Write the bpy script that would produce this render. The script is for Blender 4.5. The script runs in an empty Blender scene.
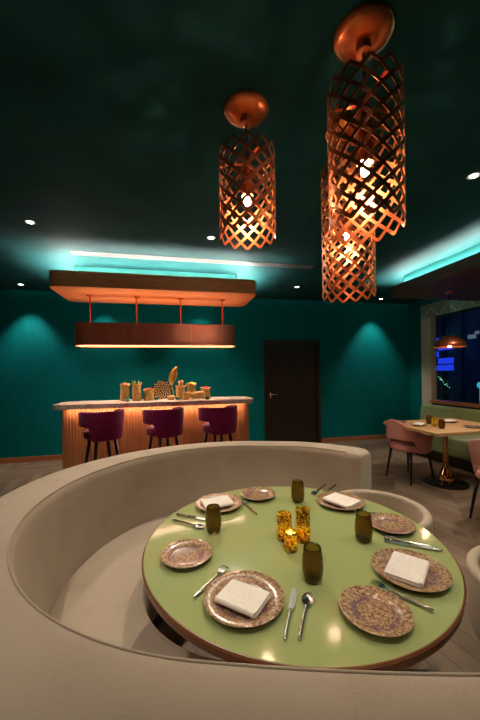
import bpy, bmesh, math, random
from mathutils import Vector, Matrix
random.seed(7)
PI = math.pi
S = bpy.context.scene
C = S.collection
def R(d): return math.radians(d)

# ------------------------------------------------------------------ materials
def mat(name, col, rough=.5, metal=0, spec=.5, trans=0, ior=1.45, sheen=0, coat=0):
    m = bpy.data.materials.new(name); m.use_nodes = True
    b = m.node_tree.nodes['Principled BSDF']
    b.inputs['Base Color'].default_value = (*col, 1)
    b.inputs['Roughness'].default_value = rough
    b.inputs['Metallic'].default_value = metal
    b.inputs['Specular IOR Level'].default_value = spec
    b.inputs['Transmission Weight'].default_value = trans
    b.inputs['IOR'].default_value = ior
    b.inputs['Sheen Weight'].default_value = sheen
    b.inputs['Coat Weight'].default_value = coat
    return m
def nt(m): return m.node_tree, m.node_tree.nodes, m.node_tree.links, m.node_tree.nodes['Principled BSDF']
def node(n, t, **k):
    o = n.new(t)
    for a, v in k.items():
        if a in o.inputs: o.inputs[a].default_value = v
        else: setattr(o, a, v)
    return o
def coords(m, scale=(1, 1, 1), rot=(0, 0, 0)):
    t, n, l, b = nt(m)
    tc = n.new('ShaderNodeTexCoord'); mp = n.new('ShaderNodeMapping')
    mp.inputs['Scale'].default_value = scale; mp.inputs['Rotation'].default_value = rot
    l.new(tc.outputs['Object'], mp.inputs['Vector'])
    return mp.outputs['Vector']
def ramp(m, src, stops, interp='LINEAR'):
    t, n, l, b = nt(m)
    r = n.new('ShaderNodeValToRGB'); r.color_ramp.interpolation = interp
    e = r.color_ramp.elements
    while len(e) < len(stops): e.new(.5)
    for i, (p, c) in enumerate(stops):
        e[i].position = p; e[i].color = (*c, 1)
    l.new(src, r.inputs['Fac'])
    return r.outputs['Color']
def bump(m, src, strength=.3, dist=.002):
    t, n, l, b = nt(m)
    q = n.new('ShaderNodeBump'); q.inputs['Strength'].default_value = strength; q.inputs['Distance'].default_value = dist
    l.new(src, q.inputs['Height']); l.new(q.outputs['Normal'], b.inputs['Normal'])
def noisy(m, c1, c2, scale=5, mapping=(1, 1, 1), detail=4, bmp=0, dist=.002, lo=.35, hi=.65):
    t, n, l, b = nt(m)
    v = coords(m, mapping)
    q = node(n, 'ShaderNodeTexNoise', Scale=scale, Detail=detail)
    l.new(v, q.inputs['Vector'])
    l.new(ramp(m, q.outputs['Fac'], [(lo, c1), (hi, c2)]), b.inputs['Base Color'])
    if bmp: bump(m, q.outputs['Fac'], bmp, dist)
    return m
def emit(name, col, s):
    m = mat(name, (0, 0, 0), .6)
    b = m.node_tree.nodes['Principled BSDF']
    b.inputs['Emission Color'].default_value = (*col, 1); b.inputs['Emission Strength'].default_value = s
    return m

M = {}
M['wall'] = noisy(mat('teal_wall_fabric', (0, .12, .13), .75, spec=.1), (.0, .135, .145), (.0, .165, .172), 9, (6, 6, .8), 5, .15, .002)
M['ceiling'] = noisy(mat('teal_ceiling_paint', (.006, .05, .048), .8, spec=.12), (.005, .046, .050), (.008, .058, .062), 3, (1, 1, 1), 3)
M['beige_wall'] = mat('beige_plaster', (.62, .56, .44), .7)
M['dark_door'] = noisy(mat('dark_wenge_wood', (.02, .01, .008), .45), (.012, .006, .005), (.032, .018, .012), 6, (12, 12, .5), 4, .1)
M['copper'] = mat('polished_copper', (.66, .17, .05), .2, .65)
M['copper_shade'] = mat('satin_copper', (.5, .155, .06), .36, .8)
M['bronze_panel'] = mat('copper_panel', (.46, .15, .10), .26, .35)
M['canopy_wood'] = noisy(mat('copper_veneer', (.4, .12, .04), .42), (.42, .135, .045), (.52, .18, .065), 4, (1.2, 8, 8), 4, .05)
M['baseboard'] = noisy(mat('orange_wood_skirting', (.35, .13, .05), .4), (.32, .12, .045), (.42, .17, .07), 5, (.5, 8, 8), 4)
M['led_teal'] = emit('teal_led', (1, .95, .86), 430)
M['core_teal'] = mat('cove_paint_teal', (.004, .10, .095), .6)
M['led_warm'] = emit('warm_led', (1, .55, .36), 38)
M['diffuser_warm'] = emit('warm_diffuser', (1, .68, .5), 22)
M['bulb'] = emit('glowing_bulb', (1, .68, .42), 720)
M['bulb_small'] = emit('glowing_lamp_bulb', (1, .66, .38), 300)
M['spot_lens'] = emit('downlight_lens', (1, .93, .82), 12)
M['white_metal'] = mat('white_painted_metal', (.5, .5, .48), .4)
M['vent'] = mat('grey_aluminium', (.2, .19, .18), .5, .3)
M['black'] = mat('black_lacquered_wood', (.008, .006, .006), .3)
M['black_matte'] = mat('black_metal', (.01, .01, .01), .45)
M['steel'] = mat('cutlery_steel', (.75, .74, .72), .16, 1)
M['steel_door'] = mat('brushed_steel', (.6, .6, .6), .25, 1)
M['gold'] = noisy(mat('gold_leaf', (.8, .5, .08), .35, .7), (.6, .34, .04), (.95, .65, .16), 8)
M['brass'] = mat('polished_bronze', (.85, .42, .2), .14, 1)
M['napkin'] = noisy(mat('white_linen', (.8, .76, .7), .85), (.80, .75, .69), (.86, .82, .76), 90, (1, 1, 1), 2, .2, .0006)
M['table_green'] = mat('green_lacquer', (.345, .40, .165), .13, spec=.26)
M['table_rim'] = noisy(mat('brown_wood_rim', (.18, .07, .03), .35), (.15, .055, .022), (.22, .09, .04), 5, (1, 1, 12), 3)
M['glass_window'] = mat('window_glass', (.8, .85, .9), .0, trans=1, ior=1.2)
M['night_facade'] = noisy(mat('dark_facade', (.02, .03, .05), .8), (.03, .05, .085), (.10, .15, .21), 1.3, (1, 1, .3), 3)
M['blue_lit'] = emit('blue_lit_sign', (.02, .06, 1), .8)
M['cyan_lit'] = emit('cyan_lamp', (.1, .7, 1), .6)
M['lit_pale'] = emit('pale_lit_window', (.25, .4, .5), .35)
M['leaf_lit'] = mat('foliage', (.10, .3, .08), .6)
M['green_glow'] = emit('green_fairy_light', (.35, 1, .5), 2.0)
M['flame'] = emit('candle_flame', (1, .76, .25), 150)
M['wax'] = mat('candle_wax', (.9, .8, .6), .5)

def fabric(name, c1, c2, rough=.85, scale=260, b=.25, sheen=.1):
    m = mat(name, c1, rough, spec=.2, sheen=sheen)
    t, n, l, bs = nt(m)
    v = coords(m)
    q = node(n, 'ShaderNodeTexNoise', Scale=scale, Detail=2); l.new(v, q.inputs['Vector'])
    q2 = node(n, 'ShaderNodeTexNoise', Scale=6, Detail=4); l.new(v, q2.inputs['Vector'])
    mx = n.new('ShaderNodeMath'); mx.operation = 'ADD'; l.new(q.outputs['Fac'], mx.inputs[0]); l.new(q2.outputs['Fac'], mx.inputs[1])
    l.new(ramp(m, mx.outputs[0], [(.35 * 2 / 2 + .3, c1), (1.0, c2)]), bs.inputs['Base Color'])
    bump(m, q.outputs['Fac'], b, .001)
    return m
M['linen'] = fabric('beige_linen_upholstery', (.385, .31, .235), (.455, .375, .29))
M['linen_dark'] = mat('beige_piping', (.34, .27, .2), .8)
M['pink'] = fabric('pink_velvet', (.56, .24, .22), (.66, .31, .28), sheen=.3)
M['magenta'] = fabric('magenta_velvet', (.13, .002, .048), (.22, .006, .09), .7, sheen=.15)
M['velvet_green'] = fabric('olive_velvet', (.16, .205, .08), (.24, .29, .115), sheen=.5)

# chevron floor
m = mat('chevron_oak_floor', (.2, .15, .11), .42); M['floor'] = m
t, n, l, b = nt(m)
v = coords(m, (1, 1, 1), (0, 0, R(38)))
sx = n.new('ShaderNodeSeparateXYZ'); l.new(v, sx.inputs[0])
def mth(op, a, bb=None, cc=None):
    q = n.new('ShaderNodeMath'); q.operation = op
    for i, z in enumerate((a, bb, cc)):
        if z is None: continue
        if isinstance(z, (int, float)): q.inputs[i].default_value = z
        else: l.new(z, q.inputs[i])
    return q.outputs[0]
px_ = mth('PINGPONG', sx.outputs['X'], .6)
colid = mth('FLOOR', mth('DIVIDE', sx.outputs['X'], .6))
yy = mth('ADD', sx.outputs['Y'], mth('MULTIPLY', px_, .9))
row = mth('DIVIDE', yy, .16)
rid = mth('FLOOR', row); fr = mth('FRACT', row)
cmb = n.new('ShaderNodeCombineXYZ'); l.new(colid, cmb.inputs[0]); l.new(rid, cmb.inputs[1])
wn = n.new('ShaderNodeTexWhiteNoise'); l.new(cmb.outputs[0], wn.inputs['Vector'])
ns = node(n, 'ShaderNodeTexNoise', Scale=5, Detail=5); l.new(v, ns.inputs['Vector'])
tot = mth('ADD', mth('MULTIPLY', wn.outputs['Value'], .5), mth('MULTIPLY', ns.outputs['Fac'], .5))
base = ramp(m, tot, [(.2, (.14, .09, .058)), (.5, (.21, .145, .098)), (.8, (.30, .215, .15))])
gap = mth('LESS_THAN', fr, .04)
mxc = n.new('ShaderNodeMix'); mxc.data_type = 'RGBA'; l.new(gap, mxc.inputs[0]); l.new(base, mxc.inputs[6]); mxc.inputs[7].default_value = (.085, .06, .045, 1)
l.new(mxc.outputs[2], b.inputs['Base Color'])

# marble
m = mat('pale_marble', (.7, .6, .5), .2); M['marble'] = m
t, n, l, b = nt(m); v = coords(m, (1, 2.5, 2.5))
q = node(n, 'ShaderNodeTexNoise', Scale=3, Detail=8, Distortion=1.5); l.new(v, q.inputs['Vector'])
l.new(ramp(m, q.outputs['Fac'], [(.4, (.82, .74, .66)), (.52, (.72, .62, .54)), (.56, (.4, .26, .16)), (.6, (.78, .7, .62))]), b.inputs['Base Color'])
# dining tabletop wood
M['oak'] = noisy(mat('honey_oak', (.5, .28, .12), .4), (.5, .27, .11), (.66, .4, .19), 4, (1, 9, 9), 4)
M['flute'] = noisy(mat('fluted_copper_wood', (.62, .27, .11), .5), (.6, .25, .1), (.7, .32, .14), 5, (1, 1, .4), 3)
M['burlap'] = noisy(mat('burlap', (.4, .25, .08), .9), (.33, .19, .05), (.6, .4, .15), 60, (1, 1, 1), 3, .5, .003)
M['spice_red'] = noisy(mat('red_spice', (.35, .01, .01), .8), (.25, .0, .0), (.5, .03, .02), 120)
M['spice_brown'] = noisy(mat('brown_spice', (.2, .07, .02), .8), (.12, .04, .01), (.32, .13, .04), 120)
M['spice_yellow'] = noisy(mat('yellow_spice', (.8, .5, .02), .8), (.7, .38, .01), (.9, .62, .05), 120)
M['leafgreen'] = mat('green_leaf', (.1, .22, .04), .6)
M['wood_slice'] = noisy(mat('wood_slices', (.5, .36, .18), .7), (.62, .46, .24), (.8, .64, .38), 60)
M['dark_wood'] = mat('dark_wood', (.05, .03, .02), .5)
M['teal_glass'] = mat('teal_glass', (.25, .75, .68), .05, trans=.85)
M['cove_tint_blade'] = mat('polished_knife_blade', (.72, .78, .78), .3, 1)  # steel with the teal reflection of the cove glow tinted into its colour
# plates
def plate_mat(name, r):
    m = mat(name, (.3, .16, .1), .22, spec=.5, coat=.3)
    t, n, l, b = nt(m); v = coords(m)
    vo = node(n, 'ShaderNodeTexVoronoi', Scale=210); l.new(v, vo.inputs['Vector'])
    q = node(n, 'ShaderNodeTexNoise', Scale=120, Detail=5); l.new(v, q.inputs['Vector'])
    ln = n.new('ShaderNodeVectorMath'); ln.operation = 'LENGTH'; l.new(v, ln.inputs[0])
    c1 = ramp(m, q.outputs['Fac'], [(.34, (.15, .075, .05)), (.45, (.30, .175, .095)), (.55, (.43, .28, .16)), (.68, (.58, .41, .27))])
    c2 = ramp(m, vo.outputs['Distance'], [(.10, (.42, .3, .22)), (.4, (1, 1, 1))])
    mx = n.new('ShaderNodeMix'); mx.data_type = 'RGBA'; mx.blend_type = 'MULTIPLY'; mx.inputs[0].default_value = .75
    l.new(c1, mx.inputs[6]); l.new(c2, mx.inputs[7])
    # violet ring between the well and the rim
    d = ramp(m, ln.outputs['Value'], [(r * .42, (0, 0, 0)), (r * .56, (1, 1, 1)), (r * .74, (0, 0, 0))])
    q3 = node(n, 'ShaderNodeTexNoise', Scale=55, Detail=3); l.new(v, q3.inputs['Vector'])
    e = ramp(m, q3.outputs['Fac'], [(.42, (0, 0, 0)), (.55, (1, 1, 1))])
    mm = n.new('ShaderNodeMix'); mm.data_type = 'RGBA'; mm.blend_type = 'MULTIPLY'; mm.inputs[0].default_value = 1
    l.new(d, mm.inputs[6]); l.new(e, mm.inputs[7])
    m2 = n.new('ShaderNodeMix'); m2.data_type = 'RGBA'; l.new(mm.outputs[2], m2.inputs[0]); l.new(mx.outputs[2], m2.inputs[6]); m2.inputs[7].default_value = (.17, .09, .13, 1)
    l.new(m2.outputs[2], b.inputs['Base Color'])
    return m
M['plate_big'] = plate_mat('mottled_glaze_large', .125)
M['plate_small'] = plate_mat('mottled_glaze_small', .1)
M['plate_edge'] = mat('plate_rim_edge', (.5, .4, .32), .3)
# amber textured glass
m = mat('amber_olive_glass', (.42, .29, .06), .06, trans=.95, ior=1.35); M['amber'] = m
t, n, l, b = nt(m); v = coords(m, (1, 1, 1))
vo = node(n, 'ShaderNodeTexVoronoi', Scale=170); l.new(v, vo.inputs['Vector'])
bump(m, vo.outputs['Distance'], .5, .0015)
# mosaic glass
m = bpy.data.materials.new('mosaic_gold_glass'); m.use_nodes = True; M['mosaic'] = m
t, n, l, b = nt(m); v = coords(m)
vo = node(n, 'ShaderNodeTexVoronoi', Scale=135); l.new(v, vo.inputs['Vector'])
ve = node(n, 'ShaderNodeTexVoronoi', Scale=135); ve.feature = 'DISTANCE_TO_EDGE'; l.new(v, ve.inputs['Vector'])
sp = n.new('ShaderNodeSeparateColor'); l.new(vo.outputs['Color'], sp.inputs[0])
cc = ramp(m, sp.outputs[0], [(0, (.5, .26, .02)), (.25, (.12, .07, .01)), (.4, (.9, .62, .05)), (.7, (.98, .85, .18))], 'CONSTANT')
ed = ramp(m, ve.outputs['Distance'], [(.03, (.05, .04, .02)), (.09, (1, 1, 1))])
mx = n.new('ShaderNodeMix'); mx.data_type = 'RGBA'; mx.blend_type = 'MULTIPLY'; mx.inputs[0].default_value = 1
l.new(cc, mx.inputs[6]); l.new(ed, mx.inputs[7])
l.new(mx.outputs[2], b.inputs['Base Color']); b.inputs['Roughness'].default_value = .15
tr = n.new('ShaderNodeBsdfTranslucent'); l.new(mx.outputs[2], tr.inputs['Color'])
ms = n.new('ShaderNodeMixShader'); ms.inputs[0].default_value = .6
l.new(b.outputs[0], ms.inputs[1]); l.new(tr.outputs[0], ms.inputs[2])
l.new(ms.outputs[0], n['Material Output'].inputs['Surface'])
# pelmet pattern
m = mat('lattice_pelmet', (.2, .19, .16), .7); M['pelmet'] = m
t, n, l, b = nt(m); v = coords(m); s2 = n.new('ShaderNodeSeparateXYZ'); l.new(v, s2.inputs[0])
tri = mth('PINGPONG', s2.outputs['Y'], .2)
dd = mth('ABSOLUTE', mth('SUBTRACT', mth('SUBTRACT', s2.outputs['Z'], 2.52), tri))
l.new(ramp(m, dd, [(.02, (.5, .46, .37)), (.03, (.3, .28, .23))]), b.inputs['Base Color'])

# ------------------------------------------------------------------ mesh helpers
def link(name, bm, m, parent=None, smooth=False, loc=None, bev=0, mods=None):
    me = bpy.data.meshes.new(name)
    bmesh.ops.recalc_face_normals(bm, faces=bm.faces)
    bm.to_mesh(me); bm.free()
    ms = m if isinstance(m, (list, tuple)) else [m]
    for q in ms: me.materials.append(q)
    if smooth:
        for p in me.polygons: p.use_smooth = True
    o = bpy.data.objects.new(name, me); C.objects.link(o)
    if parent: o.parent = parent
    if loc: o.location = loc
    if bev:
        b = o.modifiers.new('bevel', 'BEVEL'); b.width = bev; b.segments = 2; b.limit_method = 'ANGLE'; b.angle_limit = R(40)
    if smooth == 'auto':
        for p in me.polygons: p.use_smooth = True
        for e in me.edges: pass
        me.set_sharp_from_angle(angle=R(35))
    return o
def tag(o, label, cat, group=None, kind=None):
    o['label'] = label; o['category'] = cat
    if group: o['group'] = group
    if kind: o['kind'] = kind
    return o
def thing(name, label, cat, loc=(0, 0, 0), rz=0, group=None):
    o = bpy.data.objects.new(name, None); C.objects.link(o)
    o.location = loc; o.rotation_euler = (0, 0, rz); o.empty_display_size = .05
    return tag(o, label, cat, group)
def struct(o, label=None):
    o['kind'] = 'structure'
    if label: o['label'] = label
    return o
def dup(o, loc=None, rz=None, label=None, parent=None):
    c = o.copy(); C.objects.link(c)
    if parent: c.parent = parent
    if loc is not None: c.location = loc
    if rz is not None: c.rotation_euler = (c.rotation_euler[0], c.rotation_euler[1], rz)
    if label: c['label'] = label
    for ch in list(o.children): dup(ch, parent=c)
    return c
def box(bm, x0, x1, y0, y1, z0, z1):
    vs = [bm.verts.new((x, y, z)) for z in (z0, z1) for x, y in ((x0, y0), (x1, y0), (x1, y1), (x0, y1))]
    for f in ((0, 3, 2, 1), (4, 5, 6, 7), (0, 1, 5, 4), (1, 2, 6, 5), (2, 3, 7, 6), (3, 0, 4, 7)): bm.faces.new([vs[i] for i in f])
    return vs
def bx(*a):
    bm = bmesh.new(); box(bm, *a); return bm
def lathe(bm, prof, seg=32, cx=0, cy=0, closed=False):
    rings = []
    for r, z in prof:
        if r < 1e-6: rings.append([bm.verts.new((cx, cy, z))])
        else: rings.append([bm.verts.new((cx + r * math.cos(2 * PI * i / seg), cy + r * math.sin(2 * PI * i / seg), z)) for i in range(seg)])
    prs = list(zip(rings, rings[1:]))
    if closed: prs.append((rings[-1], rings[0]))
    for a, b in prs:
        if len(a) == 1 and len(b) == 1: continue
        for i in range(seg):
            j = (i + 1) % seg
            if len(a) == 1: bm.faces.new((a[0], b[i], b[j]))
            elif len(b) == 1: bm.faces.new((a[i], a[j], b[0]))
            else: bm.faces.new((a[i], a[j], b[j], b[i]))
    return rings
def lat(prof, seg=32, closed=False):
    bm = bmesh.new(); lathe(bm, prof, seg, closed=closed); return bm
def tube(bm, pts, r, seg=8, caps=True):
    pts = [Vector(p) for p in pts]
    rs = r if isinstance(r, (list, tuple)) else [r] * len(pts)
    rings = []; up = None
    for i, p in enumerate(pts):
        d = (pts[min(i + 1, len(pts) - 1)] - pts[max(i - 1, 0)]).normalized()
        if up is None:
            up = Vector((0, 0, 1)) if abs(d.z) < .9 else Vector((1, 0, 0))
        a = d.cross(up).normalized(); bb = a.cross(d).normalized(); up = bb
        rings.append([bm.verts.new(p + (a * math.cos(2 * PI * k / seg) + bb * math.sin(2 * PI * k / seg)) * rs[i]) for k in range(seg)])
    for q, w in zip(rings, rings[1:]):
        for k in range(seg): bm.faces.new((q[k], q[(k + 1) % seg], w[(k + 1) % seg], w[k]))
    if caps:
        bm.faces.new(rings[0][::-1]); bm.faces.new(rings[-1])
def tb(pts, r, seg=8):
    bm = bmesh.new(); tube(bm, pts, r, seg); return bm
def prism(bm, outline, z0, z1):
    a = [bm.verts.new((x, y, z0)) for x, y in outline]; b = [bm.verts.new((x, y, z1)) for x, y in outline]
    n_ = len(a); bm.faces.new(a[::-1]); bm.faces.new(b)
    for i in range(n_): bm.faces.new((a[i], a[(i + 1) % n_], b[(i + 1) % n_], b[i]))
def rrect(x0, x1, y0, y1, r, k=6):
    o = []
    for cx, cy, a0 in ((x1 - r, y0 + r, -90), (x1 - r, y1 - r, 0), (x0 + r, y1 - r, 90), (x0 + r, y0 + r, 180)):
        for i in range(k + 1):
            a = R(a0 + 90 * i / k); o.append((cx + r * math.cos(a), cy + r * math.sin(a)))
    return o
def pr(outline, z0, z1):
    bm = bmesh.new(); prism(bm, outline, z0, z1); return bm
def sweep(bm, frames, caps=True):
    """frames: list of closed rings of 3D points"""
    rg = [[bm.verts.new(p) for p in f] for f in frames]; k = len(rg[0])
    for a, b in zip(rg, rg[1:]):
        for i in range(k): bm.faces.new((a[i], a[(i + 1) % k], b[(i + 1) % k], b[i]))
    if caps: bm.faces.new(rg[0][::-1]); bm.faces.new(rg[-1])
def smoothstep(a, b, x):
    t_ = max(0, min(1, (x - a) / (b - a))); return t_ * t_ * (3 - 2 * t_)

# ------------------------------------------------------------------ room
XL, XR, YN, YF, ZC = -4.3, 5.15, -2.6, 6.05, 2.93
struct(link('floor', bx(XL - .2, XR + .2, YN - .2, YF + .2, -.1, 0), M['floor']))
struct(link('ceiling', bx(XL - .2, XR + .2, YN - .2, YF + .2, ZC, ZC + .1), M['ceiling']))
struct(link('wall_left', bx(XL - .2, XL, YN, YF, 0, ZC), M['wall']))
struct(link('wall_near', bx(XL, XR, YN - .2, YN, 0, ZC), M['wall']))
bm = bmesh.new()
DX0, DX1, DZ = 1.80, 3.0, 2.12
box(bm, XL - .2, DX0, YF, YF + .2, 0, ZC); box(bm, DX1, XR + .2, YF, YF + .2, 0, ZC); box(bm, DX0, DX1, YF, YF + .2, DZ, ZC); box(bm, DX0, DX1, YF + .14, YF + .2, 0, DZ)
struct(link('wall_far', bm, M['wall']))
# right wall: sill wall, pier, header
WY0, WY1 = 1.2, 5.44
bm = bmesh.new()
box(bm, XR, XR + .2, YN, 5.44, 0, .86); box(bm, XR, XR + .2, 5.69, YF, 0, .86); box(bm, XR, XR + .2, YN, YF, 2.54, ZC); box(bm, XR, XR + .2, 5.69, YF, .86, 2.54); box(bm, XR, XR + .2, YN, WY0 - .3, .86, 2.54)
struct(link('wall_right', bm, M['wall']))
struct(link('baseboard_far', bx(XL, DX0 - .002, YF - .02, YF, 0, .085), M['baseboard'], bev=.004))
struct(link('baseboard_right', bx(DX1 + .002, XR, YF - .02, YF, 0, .085), M['baseboard'], bev=.004))
# window
bm = bmesh.new(); box(bm, XR + .1, XR + .11, WY0, WY1, .86, 2.54)
w = struct(link('window_1', bm, M['glass_window']), 'large night window pane beside the green banquette')
bm = bmesh.new(); box(bm, XR - .015, XR + .12, WY1, 5.69, .0, 2.54); box(bm, XR - .015, XR + .12, WY0 - .3, WY0, .86, 2.54)
for f in (5.5, 5.6): box(bm, XR - .022, XR - .014, f, f + .012, .86, 2.54)
link('window_frame', bm, M['beige_wall'], w)
link('window_sill', bx(XR - .06, XR + .14, WY0, WY1 + .0, .80, .862), M['baseboard'], w, bev=.005)
struct(link('trim_1', bx(XR - .04, XR - .001, WY0 - .3, 5.66, 2.535, 2.80), M['pelmet']), 'patterned pelmet band over the window')
# door
d = struct(link('door_1', bx(DX0 + .075, DX1 - .075, YF + .02, YF + .06, .005, DZ - .075), M['dark_door']), 'dark brown wooden door in the teal wall')
bm = bmesh.new()
for a in ((DX0, DX0 + .07, YF - .025, YF + .12, 0, DZ), (DX1 - .07, DX1, YF - .025, YF + .12, 0, DZ), (DX0 + .07, DX1 - .07, YF - .025, YF + .12, DZ - .07, DZ)): box(bm, *a)
link('door_frame', bm, M['dark_door'], d, bev=.004)
bm = bmesh.new(); tube(bm, [(DX0 + .13, YF + .022, 1.02), (DX0 + .13, YF - .03, 1.02), (DX0 + .15, YF - .04, 1.02), (DX0 + .26, YF - .04, 1.02)], .009)
box(bm, DX0 + .115, DX0 + .145, YF + .012, YF + .021, .95, 1.07)
link('door_handle', bm, M['steel_door'], d)
bm = bmesh.new()
for k in range(1, 6):
    x = DX0 + .075 + k * (DX1 - DX0 - .15) / 6; box(bm, x - .003, x + .003, YF + .016, YF + .021, .01, DZ - .08)
link('door_groove', bm, M['dark_wood'], d)

# ------------------------------------------------------------------ spot helper
def spot(parent, loc, tgt, power, angle, blend=.6, col=(1, .86, .69), rad=.03):
    L = bpy.data.lights.new('downlight_lamp', 'SPOT'); L.energy = power; L.spot_size = R(angle); L.spot_blend = blend; L.color = col; L.shadow_soft_size = rad
    o = bpy.data.objects.new('lamp', L); C.objects.link(o)
    o.parent = parent
    dv = Vector(tgt) - Vector(loc); o.rotation_euler = dv.to_track_quat('-Z', 'Y').to_euler()
    o.location = Vector(loc) - parent.location
    return o
def downlight(x, y, tgt, power, angle, label, col=(1, .86, .69), z=ZC, blend=.7, rad=.03):
    tnew = thing('downlight', label, 'ceiling light', (x, y, z), 0, 'recessed downlights in the dark ceiling')
    link('trim_ring', lat([(.032, -.002), (.046, -.004), (.05, 0), (.046, .0), (.034, .0)], 24, True), M['white_metal'], tnew, True)
    link('lens', lat([(0, -.002), (.03, -.002), (.03, .0), (0, .0)], 20), M['spot_lens'], tnew, True)
    spot(tnew, (x, y, z - .02), (tgt[0], tgt[1], tgt[2]), power, angle, blend, col, rad)
downlight(-1.305, 3.39, (-.9, 2.9, .3), 70, 85, 'small lit downlight at the left of the ceiling, nearest of the left ones')
downlight(2.28, 1.98, (2.4, 2.1, 0), 85, 90, 'small lit downlight at the right of the ceiling beside the big lattice pendants')
downlight(.443, 3.43, (.42, 1.7, .75), 130, 70, 'small lit downlight behind the lower left lattice pendant')
downlight(-2.34, 5.70, (-2.34, 6.0, 0), 74, 74, 'small downlight at the far left that washes the teal wall', (1, .95, .85))
downlight(2.14, 5.13, (2.14, 5.1, 0), 22, 60, 'small downlight in the ceiling in front of the dark door')
downlight(4.2, 5.70, (4.2, 6.0, 0), 74, 74, 'small downlight that washes the teal wall right of the dark door', (1, .95, .85))
downlight(-1.15, 5.72, (-1.15, 6.0, 0), 42, 74, 'downlight hidden behind the left half of the copper canopy', (1, .95, .85))
downlight(.55, 5.72, (.55, 6.0, 0), 42, 74, 'downlight hidden behind the right half of the copper canopy', (1, .95, .85))
downlight(-1.2, .9, (-.85, 1.5, .8), 68, 80, 'downlight over the left side of the round booth')
downlight(.5, .45, (.5, 1.25, .75), 62, 48, 'downlight over the near side of the round table')
downlight(2.0, .8, (1.7, 1.2, .3), 42, 85, 'downlight over the beige tub chairs')
downlight(.0, -.9, (.2, .2, .8), 14, 80, 'downlight behind the near backrest of the booth')
downlight(-3.0, 3.9, (-3.0, 3.9, 0), 60, 85, 'downlight over the open floor left of the bar')

# ------------------------------------------------------------------ copper canopies with cove light
def ringprism(x0, x1, y0, y1, r, th, z0, z1):
    bm = bmesh.new(); a = rrect(x0, x1, y0, y1, r); b_ = rrect(x0 + th, x1 - th, y0 + th, y1 - th, max(r - th, .01))
    vs = [[bm.verts.new((x, y, z)) for x, y in o] for o, z in ((a, z0), (a, z1), (b_, z1), (b_, z0))]
    k = len(a)
    for q, w_ in ((0, 1), (1, 2), (2, 3), (3, 0)):
        for i in range(k): bm.faces.new((vs[q][i], vs[q][(i + 1) % k], vs[w_][(i + 1) % k], vs[w_][i]))
    return bm
SB, ST = 2.545, 2.74
BZ0, BZ1 = 1.86 - SB, 2.15 - SB
cv = thing('ceiling_canopy', 'rounded copper coloured canopy slab glowing teal on top above the bar', 'ceiling canopy', (-.15, 4.66, ST))
def canopy(t_, cx, cy, x0, x1, y0, y1, r, zb, zt, ins, slab, insy=None, insx=None):
    insy = insy or ins; insx = insx or ins
    o = link('slab', pr([(x - cx, y - cy) for x, y in rrect(x0, x1, y0, y1, r)], zb - t_.location.z, zt - .036 - t_.location.z), slab, t_, 'auto', bev=.006)
    link('raised_lip', ringprism(x0 - cx, x1 - cx, y0 - cy, y1 - cy, r, .014, zt - .036 - t_.location.z, zt - t_.location.z), slab, t_, 'auto')
    link('cove_core', pr([(x - cx, y - cy) for x, y in rrect(x0 + insx, x1 - insx, y0 + insy, y1 - insy, .03)], zt - .036 - t_.location.z, ZC - t_.location.z), M['core_teal'], t_)
    q = .08
    bm = bmesh.new(); z = zt - .036 - t_.location.z
    for a in ((x0 + q, x1 - q, y0 + q, y0 + q + .012), (x0 + q, x1 - q, y1 - q - .012, y1 - q), (x0 + q, x0 + q + .012, y0 + q, y1 - q), (x1 - q - .012, x1 - q, y0 + q, y1 - q)):
        box(bm, a[0] - cx, a[1] - cx, a[2] - cy, a[3] - cy, z + .001, z + .012)
    link('led_strip', bm, M['led_teal'], t_)
canopy(cv, -.15, 4.66, -1.46, 1.18, 4.22, 5.10, .11, SB, ST, .13, M['canopy_wood'], .42, .2)
cw = thing('ceiling_canopy', 'dark brown canopy slab glowing teal on top above the window tables', 'ceiling canopy', (4.28, 2.2, 2.78))
canopy(cw, 4.28, 2.2, 3.42, 5.145, -1.2, 4.42, .03, 2.62, 2.78, .13, M['dark_canopy'] if 'dark_canopy' in M else noisy(mat('dark_canopy_veneer', (.07, .025, .015), .4), (.06, .02, .012), (.1, .038, .02), 4, (8, 1, 8)))

# air slot
vt = thing('ceiling_vent', 'long narrow grey slot air vent in the ceiling before the copper canopy', 'vent', (.4, 4.13, ZC))
bm = bmesh.new()
for a in ((-1.55, 1.55, -.06, -.045), (-1.55, 1.55, .045, .06), (-1.55, -1.535, -.045, .045), (1.535, 1.55, -.045, .045)): box(bm, *a, -.008, 0)
link('frame', bm, M['vent'], vt)
bm = bmesh.new()
for y in (-.022, .0, .022): box(bm, -1.535, 1.535, y - .004, y + .004, -.007, -.001)
link('slat', bm, M['vent'], vt)
link('backing', bx(-1.535, 1.535, -.045, .045, -.001, 0), M['black_matte'], vt)

# ------------------------------------------------------------------ bar
bar = thing('bar_counter', 'curved end bar with fluted copper front and pale marble top', 'bar counter', (-.17, 4.5, 0))
def fluted(x0, x1, y0, y1, r, pitch=.036, amp=.007):
    o = rrect(x0, x1, y0, y1, r, 10); o.append(o[0])
    L = [0]
    for a, b in zip(o, o[1:]): L.append(L[-1] + math.dist(a, b))
    tot_ = L[-1]; nf = round(tot_ / pitch); N = nf * 6; out = []; j = 0
    for i in range(N):
        s = tot_ * i / N
        while L[j + 1] < s: j += 1
        a, b = o[j], o[j + 1]; f = (s - L[j]) / max(L[j + 1] - L[j], 1e-9)
        dx, dy = b[0] - a[0], b[1] - a[1]; dl = math.hypot(dx, dy) or 1
        off = amp * abs(math.sin(PI * i / 6)) - amp
        out.append((a[0] + dx * f + dy / dl * off, a[1] + dy * f - dx / dl * off))
    return out
link('fluted_base', pr(fluted(-1.19, 1.235, -.21, .2, .1), 0, 1.035), M['flute'], bar, 'auto')
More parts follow.
